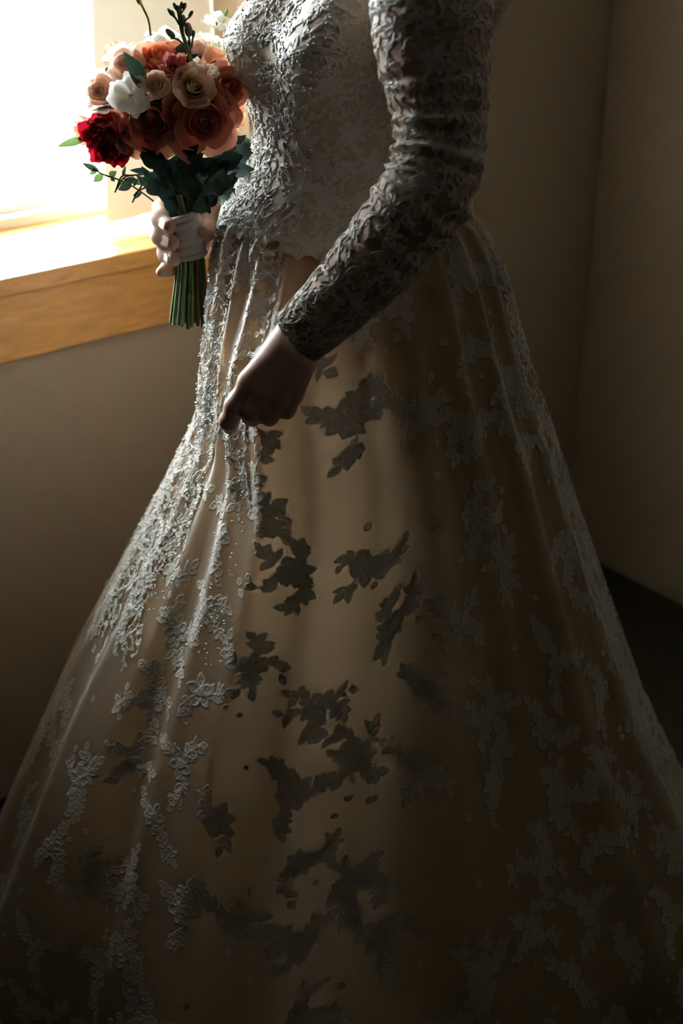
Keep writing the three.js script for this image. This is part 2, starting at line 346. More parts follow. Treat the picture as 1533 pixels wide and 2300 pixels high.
// body: one continuous surface from bones with radii, joined with a smooth minimum
function field(bones, k) {
  const B = bones.map(([a, b, r0, r1]) => ({ a, d: b.clone().sub(a), l: b.distanceToSquared(a) || 1e-9, r0, r1 }));
  return (x, y, z) => {
    let m = 1e3;
    for (const o of B) {
      const ax = x - o.a.x, ay = y - o.a.y, az = z - o.a.z, t = clamp((ax * o.d.x + ay * o.d.y + az * o.d.z) / o.l);
      const dd = Math.hypot(ax - o.d.x * t, ay - o.d.y * t, az - o.d.z * t) - mix(o.r0, o.r1, t), h = Math.max(k - Math.abs(m - dd), 0) / k;
      m = Math.min(m, dd) - h * h * k * 0.25;
    }
    return m;
  };
}
function polygonise(f, centre, half, cell) {
  const res = Math.ceil(2 * half / cell) + 4, mc = new MarchingCubes(res, M.wall, false, false, 400000), H = res / 2, step = half * 2 / (res - 4);
  mc.isolation = 0;
  for (let k = 0; k < res; k++) for (let j = 0; j < res; j++) for (let i = 0; i < res; i++) mc.field[i + j * res + k * res * res] = -f(centre.x + (i - H) * step, centre.y + (j - H) * step, centre.z + (k - H) * step);
  mc.update();
  const n = mc.count, p = new Float32Array(n * 3), nn = new Float32Array(n * 3), e = 0.0008;
  for (let i = 0; i < n; i++) {
    const x = centre.x + mc.positionArray[i * 3] * H * step, y = centre.y + mc.positionArray[i * 3 + 1] * H * step, z = centre.z + mc.positionArray[i * 3 + 2] * H * step;
    p.set([x, y, z], i * 3);
    const g = v3(f(x + e, y, z) - f(x - e, y, z), f(x, y + e, z) - f(x, y - e, z), f(x, y, z + e) - f(x, y, z - e)).normalize();
    nn.set([g.x, g.y, g.z], i * 3);
  }
  const g = new THREE.BufferGeometry();
  g.setAttribute('position', new THREE.BufferAttribute(p, 3)); g.setAttribute('normal', new THREE.BufferAttribute(nn, 3));
  return mergeVertices(g, 1e-5);
}
const skinMap = dataTexture(128, 128, (x, y) => { const g = 0.96 + 0.08 * (noise2(x / 8, y / 8, 16) - 0.5) + 0.05 * (noise2(x / 2, y / 2, 64) - 0.5); return [0.86 * g, 0.665 * g, 0.575 * g]; }, true, 0.05);
M.skin = phys({ color: new THREE.Color(0.66, 0.395, 0.30), roughness: 0.5, sheen: 0.15 });
M.nail = phys({ color: new THREE.Color(0.80, 0.62, 0.56), roughness: 0.18, clearcoat: 1, clearcoatRoughness: 0.08 });
M.hair = std({ color: new THREE.Color(0.10, 0.055, 0.03), roughness: 0.5 });

// arms (sleeve centre lines): [pixel column, pixel row, z, radius]
const NEAR_ARM = [[930, -235, -1.435, 0.0542], [955, -120, -1.377, 0.0582], [967, 0, -1.347, 0.0587], [973, 110, -1.33, 0.0558], [985, 220, -1.314, 0.0485], [987, 320, -1.3, 0.0442], [967, 412, -1.288, 0.0461], [905, 510, -1.2835, 0.0445], [820, 610, -1.279, 0.0399], [735, 697, -1.2755, 0.0342], [668, 757, -1.278, 0.0305]];
const FAR_ARM = [[650, -235, -1.665, 0.052], [700, -60, -1.70, 0.056], [735, 120, -1.715, 0.049], [742, 290, -1.715, 0.044], [715, 372, -1.70, 0.045], [640, 408, -1.67, 0.042], [565, 430, -1.63, 0.034], [507, 446, -1.596, 0.028]];
const armCurve = (A) => new THREE.CatmullRomCurve3(A.map(([x, y, z]) => L(x, y, z)), false, 'centripetal');
const armRadius = (A) => A.map((r, i) => [i / (A.length - 1), r[3]]);

{
  const bones = [], add = (...p) => { for (let i = 0; i + 1 < p.length; i++) bones.push([p[i][0], p[i + 1][0], p[i][1], p[i + 1][1]]); };
  const c = (h, dx = 0, dz = 0) => loc(v3(torsoX(clamp(h, 1.0, 1.46)) + dx, h, TORSO_Z + dz));
  add([c(1.0), 0.085], [c(1.1), 0.078], [c(1.2), 0.086], [c(1.3), 0.088], [c(1.37), 0.075]);
  const wx = -Math.sin(FACING) * 0.05, wz = Math.cos(FACING) * 0.05;      // across the body
  for (const s of [-1, 1]) {
    add([c(1.22, s * wx, s * wz), 0.074], [c(1.32, s * wx * 1.2, s * wz * 1.2), 0.07]);
    add([c(1.36), 0.07], [loc(v3(torsoX(1.36) + s * wx * 2.4, 1.385, TORSO_Z + s * wz * 2.4)), 0.05]);
    add([c(0.99, s * wx * 0.9, s * wz * 0.9), 0.095], [loc(v3(-0.02 + s * wx * 0.9, 0.52, TORSO_Z + s * wz * 0.9)), 0.058], [loc(v3(0.0 + s * wx * 0.9, 0.11, TORSO_Z + s * wz)), 0.036], [loc(v3(0.0 + s * wx * 0.9, 0.07, TORSO_Z + s * wz)), 0.034], [loc(v3(-0.11 + s * wx * 0.9, 0.03, TORSO_Z + 0.06 + s * wz)), 0.026]);
  }
  add([c(1.38), 0.062], [c(1.45, -0.01), 0.05], [c(1.53, -0.03, 0.02), 0.05]);
  for (const A of [NEAR_ARM, FAR_ARM]) {
    const cv = armCurve(A), R = armRadius(A), N = 10;
    for (let i = 0; i < N; i++) bones.push([cv.getPoint(i / N), cv.getPoint((i + 1) / N), table(R, i / N) - 0.020, table(R, (i + 1) / N) - 0.020]);
  }
  const geos = [polygonise(field(bones, 0.035), v3(0, 0.78, 0.05), 0.80, 0.0135)];

  // hand that holds the bouquet
  const hand = (parts, k) => { const b = []; for (const chain of parts) for (let i = 0; i + 1 < chain.length; i++) b.push([chain[i][0], chain[i + 1][0], chain[i][1], chain[i + 1][1]]); return field(b, k); };
  const LH = (x, y, z) => L(x, y, z - 0.035);
  const w1 = LH(512, 446, -1.562), palm = 0.0125;
  const f1 = hand([
    [[w1, 0.021], [LH(478, 462, -1.548), 0.019]],
    [[LH(486, 458, -1.55), 0.018], [LH(434, 468, -1.538), palm]], [[LH(486, 466, -1.55), 0.017], [LH(436, 500, -1.537), palm]], [[LH(488, 474, -1.55), 0.017], [LH(440, 532, -1.535), palm]], [[LH(490, 482, -1.55), 0.016], [LH(446, 562, -1.533), 0.0115]],
    [[LH(434, 468, -1.538), 0.0105], [LH(364, 468, -1.524), 0.0098], [LH(359, 491, -1.495), 0.0090], [LH(380, 507, -1.474), 0.0076]],
    [[LH(436, 502, -1.537), 0.0105], [LH(362, 508, -1.522), 0.0100], [LH(360, 531, -1.490), 0.0092], [LH(388, 545, -1.473), 0.0078]],
    [[LH(440, 534, -1.535), 0.0100], [LH(373, 548, -1.52), 0.0095], [LH(373, 570, -1.492), 0.0088], [LH(390, 583, -1.474), 0.0080]],
    [[LH(446, 562, -1.533), 0.0090], [LH(400, 592, -1.522), 0.0085], [LH(378, 603, -1.508), 0.0078], [LH(361, 611, -1.497), 0.0058]],
    [[LH(488, 472, -1.548), 0.016], [LH(474, 504, -1.530), 0.0125], [LH(464, 519, -1.506), 0.0098], [LH(456, 521, -1.490), 0.0075]],
  ], 0.009);
  geos.push(polygonise(f1, LH(430, 530, -1.525), 0.098, 0.0026));
  // hand that sweeps the skirt
  const f2 = hand([
    [[L(672, 752, -1.279), 0.0245], [L(640, 795, -1.275), 0.023]],
    [[L(640, 790, -1.272), 0.021], [L(563, 858, -1.262), 0.0135]], [[L(648, 800, -1.270), 0.021], [L(592, 880, -1.255), 0.0135]], [[L(660, 805, -1.270), 0.020], [L(624, 890, -1.256), 0.0130]], [[L(672, 810, -1.273), 0.018], [L(656, 886, -1.262), 0.0120]],
    [[L(563, 858, -1.262), 0.0110], [L(527, 912, -1.258), 0.0100], [L(513, 945, -1.272), 0.0090], [L(517, 960, -1.290), 0.0076]],
    [[L(592, 880, -1.255), 0.0110], [L(566, 924, -1.252), 0.0102], [L(565, 936, -1.278), 0.0092], [L(580, 920, -1.296), 0.0080]],
    [[L(624, 890, -1.256), 0.0105], [L(604, 930, -1.254), 0.0098], [L(605, 936, -1.280), 0.0090], [L(618, 915, -1.296), 0.0080]],
    [[L(656, 886, -1.262), 0.0095], [L(643, 918, -1.260), 0.0088], [L(644, 922, -1.282), 0.0080], [L(654, 904, -1.294), 0.0072]],
    [[L(640, 790, -1.288), 0.018], [L(578, 842, -1.296), 0.0130], [L(535, 900, -1.294), 0.0105], [L(522, 940, -1.293), 0.0085]],
  ], 0.0055);
  geos.push(polygonise(f2, L(595, 845, -1.275), 0.098, 0.0026));
  // head, above the frame of the photograph
  const hc = loc(v3(torsoX(1.46) - 0.045, 1.63, TORSO_Z + 0.02)), fx = Math.cos(FACING), fz = Math.sin(FACING);
  const at = (f, u, s) => v3(hc.x + fx * f - fz * s, hc.y + u, hc.z + fz * f + fx * s);
  const skull = field([[at(-0.02, 0.035, 0), at(0.015, 0.03, 0), 0.083, 0.078], [at(0.02, -0.02, 0), at(0.045, -0.075, 0), 0.06, 0.034], [at(-0.01, -0.05, 0), at(-0.02, -0.14, 0), 0.052, 0.05]], 0.03);
  const nose = field([[at(0.093, 0.01, 0), at(0.112, -0.028, 0), 0.006, 0.009], [at(0.103, -0.03, -0.008), at(0.103, -0.03, 0.008), 0.007, 0.007]], 0.01);
  const lips = field([[at(0.085, -0.055, -0.015), at(0.092, -0.054, 0), 0.004, 0.007], [at(0.092, -0.054, 0), at(0.085, -0.055, 0.015), 0.007, 0.004], [at(0.086, -0.064, -0.01), at(0.086, -0.064, 0.01), 0.006, 0.006]], 0.006);
  const brow = field([[at(0.084, 0.024, -0.04), at(0.09, 0.028, -0.01), 0.008, 0.008], [at(0.09, 0.028, 0.01), at(0.084, 0.024, 0.04), 0.008, 0.008]], 0.01);
  const ears = field([[at(-0.012, 0.015, 0.078), at(-0.008, -0.025, 0.074), 0.013, 0.009], [at(-0.012, 0.015, -0.078), at(-0.008, -0.025, -0.074), 0.013, 0.009]], 0.004);
  const sm = (a, b, k) => { const h = Math.max(k - Math.abs(a - b), 0) / k; return Math.min(a, b) - h * h * k * 0.25; };
  geos.push(polygonise((x, y, z) => {
    let d = sm(sm(sm(skull(x, y, z), nose(x, y, z), 0.012), brow(x, y, z), 0.02), ears(x, y, z), 0.006);
    d = sm(d, lips(x, y, z), 0.006);
    for (const s of [-1, 1]) { const e = at(0.097, 0.008, s * 0.031); d = Math.max(d, 0.012 - Math.hypot(x - e.x, y - e.y, z - e.z)); const q = at(0.079, 0.008, s * 0.031); d = Math.min(d, Math.hypot(x - q.x, y - q.y, z - q.z) - 0.0125); }
    return d;
  }, hc.clone().add(v3(0, -0.01, 0)), 0.135, 0.0042));
  const skin = mesh('body', mergeGeometries(geos), M.skin, person);
  skin.userData.label = 'skin of hands and arms';
  // hair: a low chignon
  const hf = field([[at(-0.035, 0.045, 0), at(0.0, 0.055, 0), 0.088, 0.083], [at(-0.09, -0.02, 0), at(-0.10, -0.035, 0), 0.05, 0.046]], 0.03);
  mesh('hair', polygonise((x, y, z) => { const p = (x - hc.x) * fx + (z - hc.z) * fz, q = y - hc.y; return Math.max(hf(x, y, z) + 0.0015 * Math.sin(q * 260 + p * 120), (p - 0.035) * 0.8 - q * 0.55 + 0.004, -(q + 0.115)); }, hc, 0.16, 0.0055), M.hair, person);
  // nails of the hand on the bouquet
  const nail = (p, dir, up, s = 1) => {
    const g = grid(8, 8, (a, b) => { const x = (a - 0.5) * 0.0115 * s * Math.sqrt(1 - Math.pow(Math.abs(b * 2 - 1), 3) * 0.55), y = (b - 0.5) * 0.0145 * s; return [x, -22 * x * x - 6 * y * y + 0.0006, y]; });
    const z = dir.clone().normalize(), yv = up.clone().addScaledVector(z, -up.dot(z)).normalize(), xv = new THREE.Vector3().crossVectors(yv, z);
    g.applyMatrix4(new THREE.Matrix4().makeBasis(xv, yv, z).setPosition(p)); mesh('fingernail', g, M.nail, skin);
  };
  const nl = (a, b, t, out, up, s) => { const p = a.clone().lerp(b, t), d = b.clone().sub(a); const u = up.clone().addScaledVector(d.clone().normalize(), -up.dot(d.clone().normalize())).normalize(); nail(p.addScaledVector(u, out), d, u, s); };
  nl(LH(359, 491, -1.495), LH(380, 507, -1.474), 0.82, 0.0076, v3(-0.75, 0.25, 0.75), 0.95);
  nl(LH(360, 531, -1.490), LH(388, 545, -1.473), 0.74, 0.0079, v3(-0.7, 0.2, 0.8), 1);
  nl(LH(373, 570, -1.492), LH(390, 583, -1.474), 0.7, 0.0080, v3(-0.9, 0.1, 0.55), 0.9);
}

// ---------------------------------------------------------------- the gown
const skirtUV = (th, h) => { const s = 0.30 + (SK_TOP - h) * 1.12, k = (th - Math.PI * 0.75) * 0.43; return [s * Math.cos(k), s * Math.sin(k)]; };
const gown = mesh('wedding_gown', grid(800, 480, (a, b) => {           // the skirt carries the other pieces
  const th = -Math.PI / 2 + a * 2 * Math.PI, h = mix(SK_TOP, 0.012, Math.pow(b, 0.9)), [u, v] = skirtUV(th, h);
  const p = skirtPoint(th, h, 0.0012 * laceAt(SPRAY, u, v)).sub(ORIGIN);
  return [p.x, p.y, p.z, u, v];
}, true), M.skirt, person);
gown.userData.label = 'ivory tulle skirt with lace appliques';
// lining under the tulle, front ridge shaped so one side catches window light
mesh('underskirt', grid(160, 70, (a, b) => {
  const th = -Math.PI / 2 + a * 2 * Math.PI, h = mix(SK_TOP - 0.01, 0.03, b), { z, xl, xr, rx, rz } = skirtRing(h), q = smooth(1.04, 0.72, h), e = mix(1, 1.75, q);
  const c = Math.cos(th), s = Math.sin(th), f = 0.010 * b * Math.cos(13 * th + 1), x = (xl + xr) / 2 + rx * 0.1 * q;
  return [x + (rx * mix(0.93, c < 0 ? 0.93 : 0.84, q) + f) * Math.sign(c) * Math.pow(Math.abs(c), e) - ORIGIN.x, h, z + (rz * mix(0.93, 0.88, q) + f) * Math.sign(s) * Math.pow(Math.abs(s), e) - ORIGIN.z];
}, true), M.satin, gown).userData.label = 'champagne satin lining';
// beaded lace cut out and laid on the pleats below the waist
const panel = (t0, t1, h0, h1, out, nu, nv) => grid(nu, nv, (a, b) => {
  const h = mix(h1, h0, b), th = mix(t0, t1, a) + 0.05 * Math.sin(b * 7) * (a - 0.5), [u, v] = skirtUV(th, h), p = skirtPoint(th, h, out + 0.0016 * laceAt(LACE, u, v)).sub(ORIGIN);
  return [p.x, p.y, p.z, u, v];
});
function ragged(g, nu, nv, sides) {                   // the outline follows the motifs instead of a straight cut
  const idx = g.index.array, keep = [];
  for (let k = 0; k < idx.length; k += 6) {
    const q = k / 6, a = (q % nu) / nu, b = Math.floor(q / nu) / nv, n = 0.55 * noise2(a * nu / 16, b * nv / 16, 64) + 0.45 * noise2(a * nu / 6, b * nv / 6, 64);
    if (b + (n - 0.2) * 0.42 > 1 || (sides && Math.min(a, 1 - a) < 0.16 * n)) continue;
    for (let i = 0; i < 6; i++) keep.push(idx[k + i]);
  }
  g.setIndex(keep); return g;
}
for (const [t0, t1, h0, h1] of [[2.46, 3.75, 0.50, 1.07], [2.06, 2.30, 0.78, 1.07], [1.4, 1.72, 0.95, 1.07], [-0.1, 0.45, 0.05, 1.0]]) { const nu = Math.round((t1 - t0) * 190), nv = Math.round((h1 - h0) * 520); mesh('lace_panel', ragged(panel(t0, t1, h0, h1, 0.0022, nu, nv), nu, nv, true), M.laceCut, gown); }
const bodiceShape = grid(760, 400, (a, b) => {
  const th = -Math.PI / 2 + a * 2 * Math.PI, h = mix(1.018, 1.40, b), u = th * 0.125, v = h;
  const wide = h < 1.07 ? clamp(skirtPoint(th, h, 0).distanceTo(v3(torsoX(h), h, TORSO_Z)) - torsoRadius(th, h), 0, 0.022) * smooth(1.075, 1.045, h) : 0;
  const p = torsoPoint(th, h, 0.004 + wide + 0.0019 * laceAt(LACE, u, v)).sub(ORIGIN);
  return [p.x, p.y, p.z, u, v];
}, true);
{                                                     // scalloped lower edge along the motifs
  const idx = bodiceShape.index.array, keep = [];
  for (let k = 0; k < idx.length; k += 6) {
    const q = k / 6, a = (q % 760) / 760, b = Math.floor(q / 760) / 400, th = a * 2 * Math.PI, n = noise2(a * 60, b * 22, 60);
    if (b < 0.03 + 0.055 * Math.pow(Math.abs(Math.sin(th * 6.5 + 0.5)), 0.6) + 0.05 * (n - 0.5)) continue;
    for (let i = 0; i < 6; i++) keep.push(idx[k + i]);
  }
  bodiceShape.setIndex(keep);
}
const bodice = mesh('bodice', bodiceShape, M.bodice, gown);
bodice.userData.label = 'fitted bodice covered in corded floral lace';
function sleeve(A, nu, nv, wrinkle) {
  const cv = armCurve(A), R = armRadius(A), fr = cv.computeFrenetFrames(200, false), len = cv.getLength();
  const up = v3(0, 0, 1);
  return grid(nu, nv, (a, b) => {
    const c = cv.getPoint(b), t = cv.getTangent(b), n = up.clone().addScaledVector(t, -up.dot(t)).normalize(), m = new THREE.Vector3().crossVectors(t, n);
    const th = a * 2 * Math.PI, u = th * 0.05, v = b * len;
    const wr = wrinkle * Math.exp(-(((b - 0.56) / 0.24) ** 2)) * (0.5 * Math.sin(v * 330 + 1.6 * Math.sin(th) + 2.5 * noise2(th * 1.6, v * 30, 10)) + 0.5 * Math.sin(v * 190 + 2.2 * Math.sin(th + 1)));
    const r = table(R, b) + 0.0016 * laceAt(LACE, u, v) + wr * (0.6 + 0.6 * noise2(th * 1.27 + 3, v * 40, 8)) - 0.001;
    return [c.x + r * (n.x * Math.cos(th) + m.x * Math.sin(th)), c.y + r * (n.y * Math.cos(th) + m.y * Math.sin(th)), c.z + r * (n.z * Math.cos(th) + m.z * Math.sin(th)), u, v];
  }, true);
}
mesh('sleeve', sleeve(NEAR_ARM, 330, 560, 0.0035), M.sleeve, gown).userData.label = 'long sheer sleeve with lace, wrinkled at the elbow';
mesh('sleeve', sleeve(FAR_ARM, 120, 200, 0.0025), M.sleeve, gown);
// sequins and beads sewn on the lace
{
  const spots = [], put = (p, n) => spots.push([p, n]);
  for (let t = 0; t < 30000 && spots.length < 900; t++) {
    const th = rnd(1.5, 3.9), h = rnd(1.06, 1.3), u = th * 0.125;
    if (laceAt(LACE, u, h) < 0.8) continue;
    put(torsoPoint(th, h, 0.0060).sub(ORIGIN));
  }
  for (let t = 0; t < 60000 && spots.length < 2000; t++) {
    const th = rnd(2.06, 3.6), h = rnd(0.62, 1.06), [u, v] = skirtUV(th, h);
    if (th > 2.3 && th < 2.46) continue;
    if (laceAt(LACE, u, v) < 0.75) continue;
    put(skirtPoint(th, h, 0.0042).sub(ORIGIN));
  }
  const bead = new THREE.InstancedMesh(new THREE.IcosahedronGeometry(1, 1), phys({ color: new THREE.Color(0.9, 0.9, 0.88), roughness: 0.12, metalness: 0.35, clearcoat: 1 }), spots.length);
  const m4 = new THREE.Matrix4();
  spots.forEach(([p], i) => { const s = rnd(0.0006, 0.0014); bead.setMatrixAt(i, m4.compose(p, new THREE.Quaternion(), v3(s, s, s))); });
  bead.name = 'beads'; bead.userData.kind = 'stuff'; bead.castShadow = bead.receiveShadow = true; gown.add(bead);
}
// ---------------------------------------------------------------- the bouquet
const BACK = -0.035;
const BO = V(425, 725, -1.50 + BACK);                      // foot of the stems
const bouquet = studioGroup('bouquet', BO);
tag(bouquet, 'round bridal bouquet of terracotta, peach, white and red roses in hand', 'bouquet');
const Q = (px, py, z) => V(px, py, z + BACK).sub(BO);
const HEART = Q(368, 250, -1.53);
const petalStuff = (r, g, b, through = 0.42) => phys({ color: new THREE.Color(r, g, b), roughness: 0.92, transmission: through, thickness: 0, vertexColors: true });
const C = {
  terracotta: [petalStuff(0.62, 0.27, 0.17), petalStuff(0.68, 0.31, 0.20), petalStuff(0.56, 0.23, 0.14)],
  salmon: [petalStuff(0.74, 0.27, 0.15, 0.52), petalStuff(0.80, 0.33, 0.19, 0.52)],
  peach: [petalStuff(0.84, 0.50, 0.32, 0.52), petalStuff(0.86, 0.56, 0.38, 0.52)],
  blush: [petalStuff(0.86, 0.62, 0.50, 0.52), petalStuff(0.86, 0.70, 0.60, 0.52)],
  cream: [petalStuff(0.82, 0.64, 0.46, 0.52), petalStuff(0.84, 0.70, 0.53, 0.52)],
  white: [petalStuff(0.88, 0.88, 0.83, 0.5), petalStuff(0.85, 0.86, 0.80, 0.5)],
  pink: [petalStuff(0.74, 0.26, 0.25), petalStuff(0.80, 0.36, 0.34)],
  red: [petalStuff(0.46, 0.008, 0.022, 0.35), petalStuff(0.38, 0.006, 0.018, 0.35)],
  leaf: petalStuff(0.055, 0.105, 0.06, 0.15), leafLight: petalStuff(0.13, 0.22, 0.06, 0.3), leafDark: petalStuff(0.03, 0.062, 0.048, 0.1),
  stem: std({ color: new THREE.Color(0.07, 0.12, 0.04), roughness: 0.55 }), stemLight: std({ color: new THREE.Color(0.17, 0.23, 0.07), roughness: 0.55 }), stemBrown: std({ color: new THREE.Color(0.13, 0.07, 0.035), roughness: 0.6 }),
  bud: std({ color: new THREE.Color(0.16, 0.19, 0.10), roughness: 0.7 }), budTip: std({ color: new THREE.Color(0.42, 0.13, 0.10), roughness: 0.7 }), yellow: std({ color: new THREE.Color(0.55, 0.45, 0.08), roughness: 0.8 }),
};
const UP = v3(0, 1, 0);
// one petal: cup from the heart of the flower (+y is the way the flower faces)
function petalGeometry({ R, top, base, span, curl, tip, ruffle, wave }, th0) {
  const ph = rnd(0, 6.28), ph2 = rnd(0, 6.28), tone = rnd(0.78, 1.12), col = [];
  const g = grid(12, 10, (a, b) => {
    const u = a * 2 - 1, s = span * (0.35 + 0.65 * Math.pow(Math.sin(Math.PI * Math.min(1, 0.12 + b * 0.62)), 0.8));
    const droop = 1 - 0.20 * u * u * u * u, out = smooth(0.62, 1, b);
    let r = R * (0.05 + 0.95 * Math.pow(Math.sin(Math.min(1, b * 1.2) * Math.PI / 2), 0.7)) * droop;
    let y = mix(base, top, Math.pow(b, 1.5)) - Math.abs(top - base) * 0.16 * u * u * b;
    r += curl * R * out * out * (0.5 + 0.5 * u * u); y -= curl * R * out * out * (0.42 + 0.4 * u * u);
    y += tip * R * Math.exp(-u * u * 6) * b * b; r += tip * R * 0.6 * Math.exp(-u * u * 6) * b * b * curl;
    const w = ruffle * R * b * b * Math.sin(u * wave + ph) + ruffle * 0.5 * R * b * b * Math.sin(u * wave * 2.1 + ph2);
    r += w; y += w * 0.5 + 0.012 * R * Math.sin(u * 5 + ph);
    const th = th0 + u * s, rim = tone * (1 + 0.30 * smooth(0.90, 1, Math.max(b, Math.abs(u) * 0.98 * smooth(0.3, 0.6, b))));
    col.push(rim, rim, rim);  // pale petal edges: light caught at the rim is painted into the colour
    return [r * Math.cos(th), y, r * Math.sin(th), u * R, b * R];
  });
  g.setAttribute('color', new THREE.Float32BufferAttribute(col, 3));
  return g;
}
function plainColour(g) { g.setAttribute('color', new THREE.Float32BufferAttribute(new Float32Array(g.attributes.position.count * 3).fill(1), 3)); return g; }
function place(o, p, dir, turn = 0) { o.position.copy(p); o.quaternion.setFromUnitVectors(UP, dir.clone().normalize()).multiply(new THREE.Quaternion().setFromAxisAngle(UP, turn)); }
function facing(p, dx = 0, dy = 0, dz = 0) { return p.clone().sub(HEART).normalize().add(v3(dx, dy, dz)).normalize(); }
const budGeometry = (R, base) => plainColour(new THREE.LatheGeometry([[0, base], [0.1, base * 0.9 / R * R], [0.16, -0.3 * R], [0.12, 0], [0.07, 0.24 * R], [0, 0.34 * R]].map(([x, y], i) => new THREE.Vector2(x * R, y)), 12));
const coreGeometry = (R, base) => plainColour(new THREE.ConeGeometry(R * 0.30, R * 0.6, 10).rotateX(Math.PI).translate(0, base * 0.8, 0));
// a rose: petals in a spiral, tight in the middle and open outside
function rose(name, px, py, z, size, col, { n = 20, open = 0.9, dir = [0, 0, 0], curl = 0.42, tip = 0.14, ruffle = 0.02, turn = rnd(0, 6.28), label } = {}) {
  const p = Q(px, py, z), R = size, base = -0.85 * R;
  const f = mesh(name, budGeometry(R, base), col[0], bouquet); if (label) f.userData.label = label;
  place(f, p, facing(p, ...dir), turn);
  const rings = [[2, 0.10, 0.40, 1.9, 0], [3, 0.22, 0.42, 1.35, 0.05], [3, 0.37, 0.38, 1.25, 0.16], [3, 0.54, 0.28, 1.12, 0.30], [4, 0.74, 0.12, 0.90, 0.55], [5, 0.98, -0.12, 0.72, 0.75]].slice(0, n > 15 ? 6 : n > 12 ? 5 : 4), big = rings[rings.length - 1][1];
  rings.forEach(([m, r, top, span, roll], w) => {
    for (let i = 0; i < m; i++) {
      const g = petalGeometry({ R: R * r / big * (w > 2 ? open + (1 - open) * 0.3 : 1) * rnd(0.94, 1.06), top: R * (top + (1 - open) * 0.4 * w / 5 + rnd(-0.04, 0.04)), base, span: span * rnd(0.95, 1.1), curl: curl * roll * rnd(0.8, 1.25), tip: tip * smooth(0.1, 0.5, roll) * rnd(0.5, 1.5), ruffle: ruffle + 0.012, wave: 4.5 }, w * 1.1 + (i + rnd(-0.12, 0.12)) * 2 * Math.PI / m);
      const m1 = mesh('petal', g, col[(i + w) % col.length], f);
      if (w > 1) { m1.rotation.set(rnd(-0.13, 0.13) * w / 3, 0, rnd(-0.13, 0.13) * w / 3); m1.position.y = R * rnd(-0.05, 0.05); }
    }
  });
  return f;
}
// a ruffled garden rose: quartered, with wavy edges
function garden(name, px, py, z, size, col, { dir = [0, 0, 0], n = 34, label } = {}) {
  const p = Q(px, py, z), R = size, base = -0.9 * R, f = mesh(name, coreGeometry(R, base), C.leafLight, bouquet); if (label) f.userData.label = label;
  place(f, p, facing(p, ...dir), 0);
  for (let i = 0; i < n; i++) {
    const k = i / (n - 1), r = R * (0.08 + 0.92 * Math.pow(k, 0.8));
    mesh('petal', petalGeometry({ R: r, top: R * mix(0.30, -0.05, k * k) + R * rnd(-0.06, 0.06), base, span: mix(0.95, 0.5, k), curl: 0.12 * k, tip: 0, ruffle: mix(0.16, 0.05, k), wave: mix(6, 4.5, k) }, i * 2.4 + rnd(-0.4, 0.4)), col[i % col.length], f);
  }
  return f;
}
// an open bell of five or six broad ruffled petals with a small green heart
function lisianthus(name, px, py, z, size, col, { dir = [0, 0, 0], n = 6, deep = 0.95, wide = 1, label } = {}) {
  const p = Q(px, py, z), R = size, base = -deep * R, f = mesh(name, new THREE.SphereGeometry(R * 0.10, 10, 8).scale(1, 1.9, 1).translate(0, base * 0.45, 0), C.yellow, bouquet); if (label) f.userData.label = label;
  place(f, p, facing(p, ...dir), rnd(0, 6.28));
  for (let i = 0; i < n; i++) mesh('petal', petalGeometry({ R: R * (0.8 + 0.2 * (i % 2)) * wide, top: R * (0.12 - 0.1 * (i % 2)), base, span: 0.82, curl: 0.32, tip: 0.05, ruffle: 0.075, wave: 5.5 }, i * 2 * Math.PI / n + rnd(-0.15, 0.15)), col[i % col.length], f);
  return f;
}
// leaf: blade from a to b, bent, w wide
function leaf(a, b, w, material, { bend = 0.15, cup = 0.25, normal = v3(0, 0.25, 1), name = 'leaf', round = 0.8 } = {}) {
  const d = b.clone().sub(a), len = d.length(), x = d.clone().normalize(), nrm = normal.clone().addScaledVector(x, -normal.dot(x)).normalize(), s = new THREE.Vector3().crossVectors(nrm, x);
  return mesh(name, plainColour(grid(6, 12, (i, j) => {
    const u = i * 2 - 1, wd = w * Math.pow(Math.sin(Math.PI * Math.pow(clamp(j, 0.001, 0.999), round)), 0.9), y = bend * len * Math.sin(Math.PI * j) + cup * wd * (u * u) - 0.04 * w * (1 - Math.abs(u)) * 2;
    return [a.x + d.x * j + s.x * u * wd + nrm.x * y, a.y + d.y * j + s.y * u * wd + nrm.y * y, a.z + d.z * j + s.z * u * wd + nrm.z * y, u * w, j * len];
  })), material, bouquet);
}
const tube = (pts, r, seg = 20) => new THREE.TubeGeometry(new THREE.CatmullRomCurve3(pts), seg, r, 7);
const BUD = new THREE.SphereGeometry(1, 10, 8);
function bud(px, py, z, r, len, material, dir, tipMaterial) {
  const b = mesh('bud', BUD, material, bouquet); b.scale.set(r, len, r); b.position.copy(Q(px, py, z)); b.quaternion.setFromUnitVectors(UP, dir.clone().normalize());
  if (tipMaterial) { const t = mesh('bud_tip', BUD, tipMaterial, b); t.scale.set(0.82, 0.62, 0.82); t.position.set(0, 0.52, 0); }
  return b;
}
const PX = 1 / 2015;                                // metres per photo pixel at the bouquet

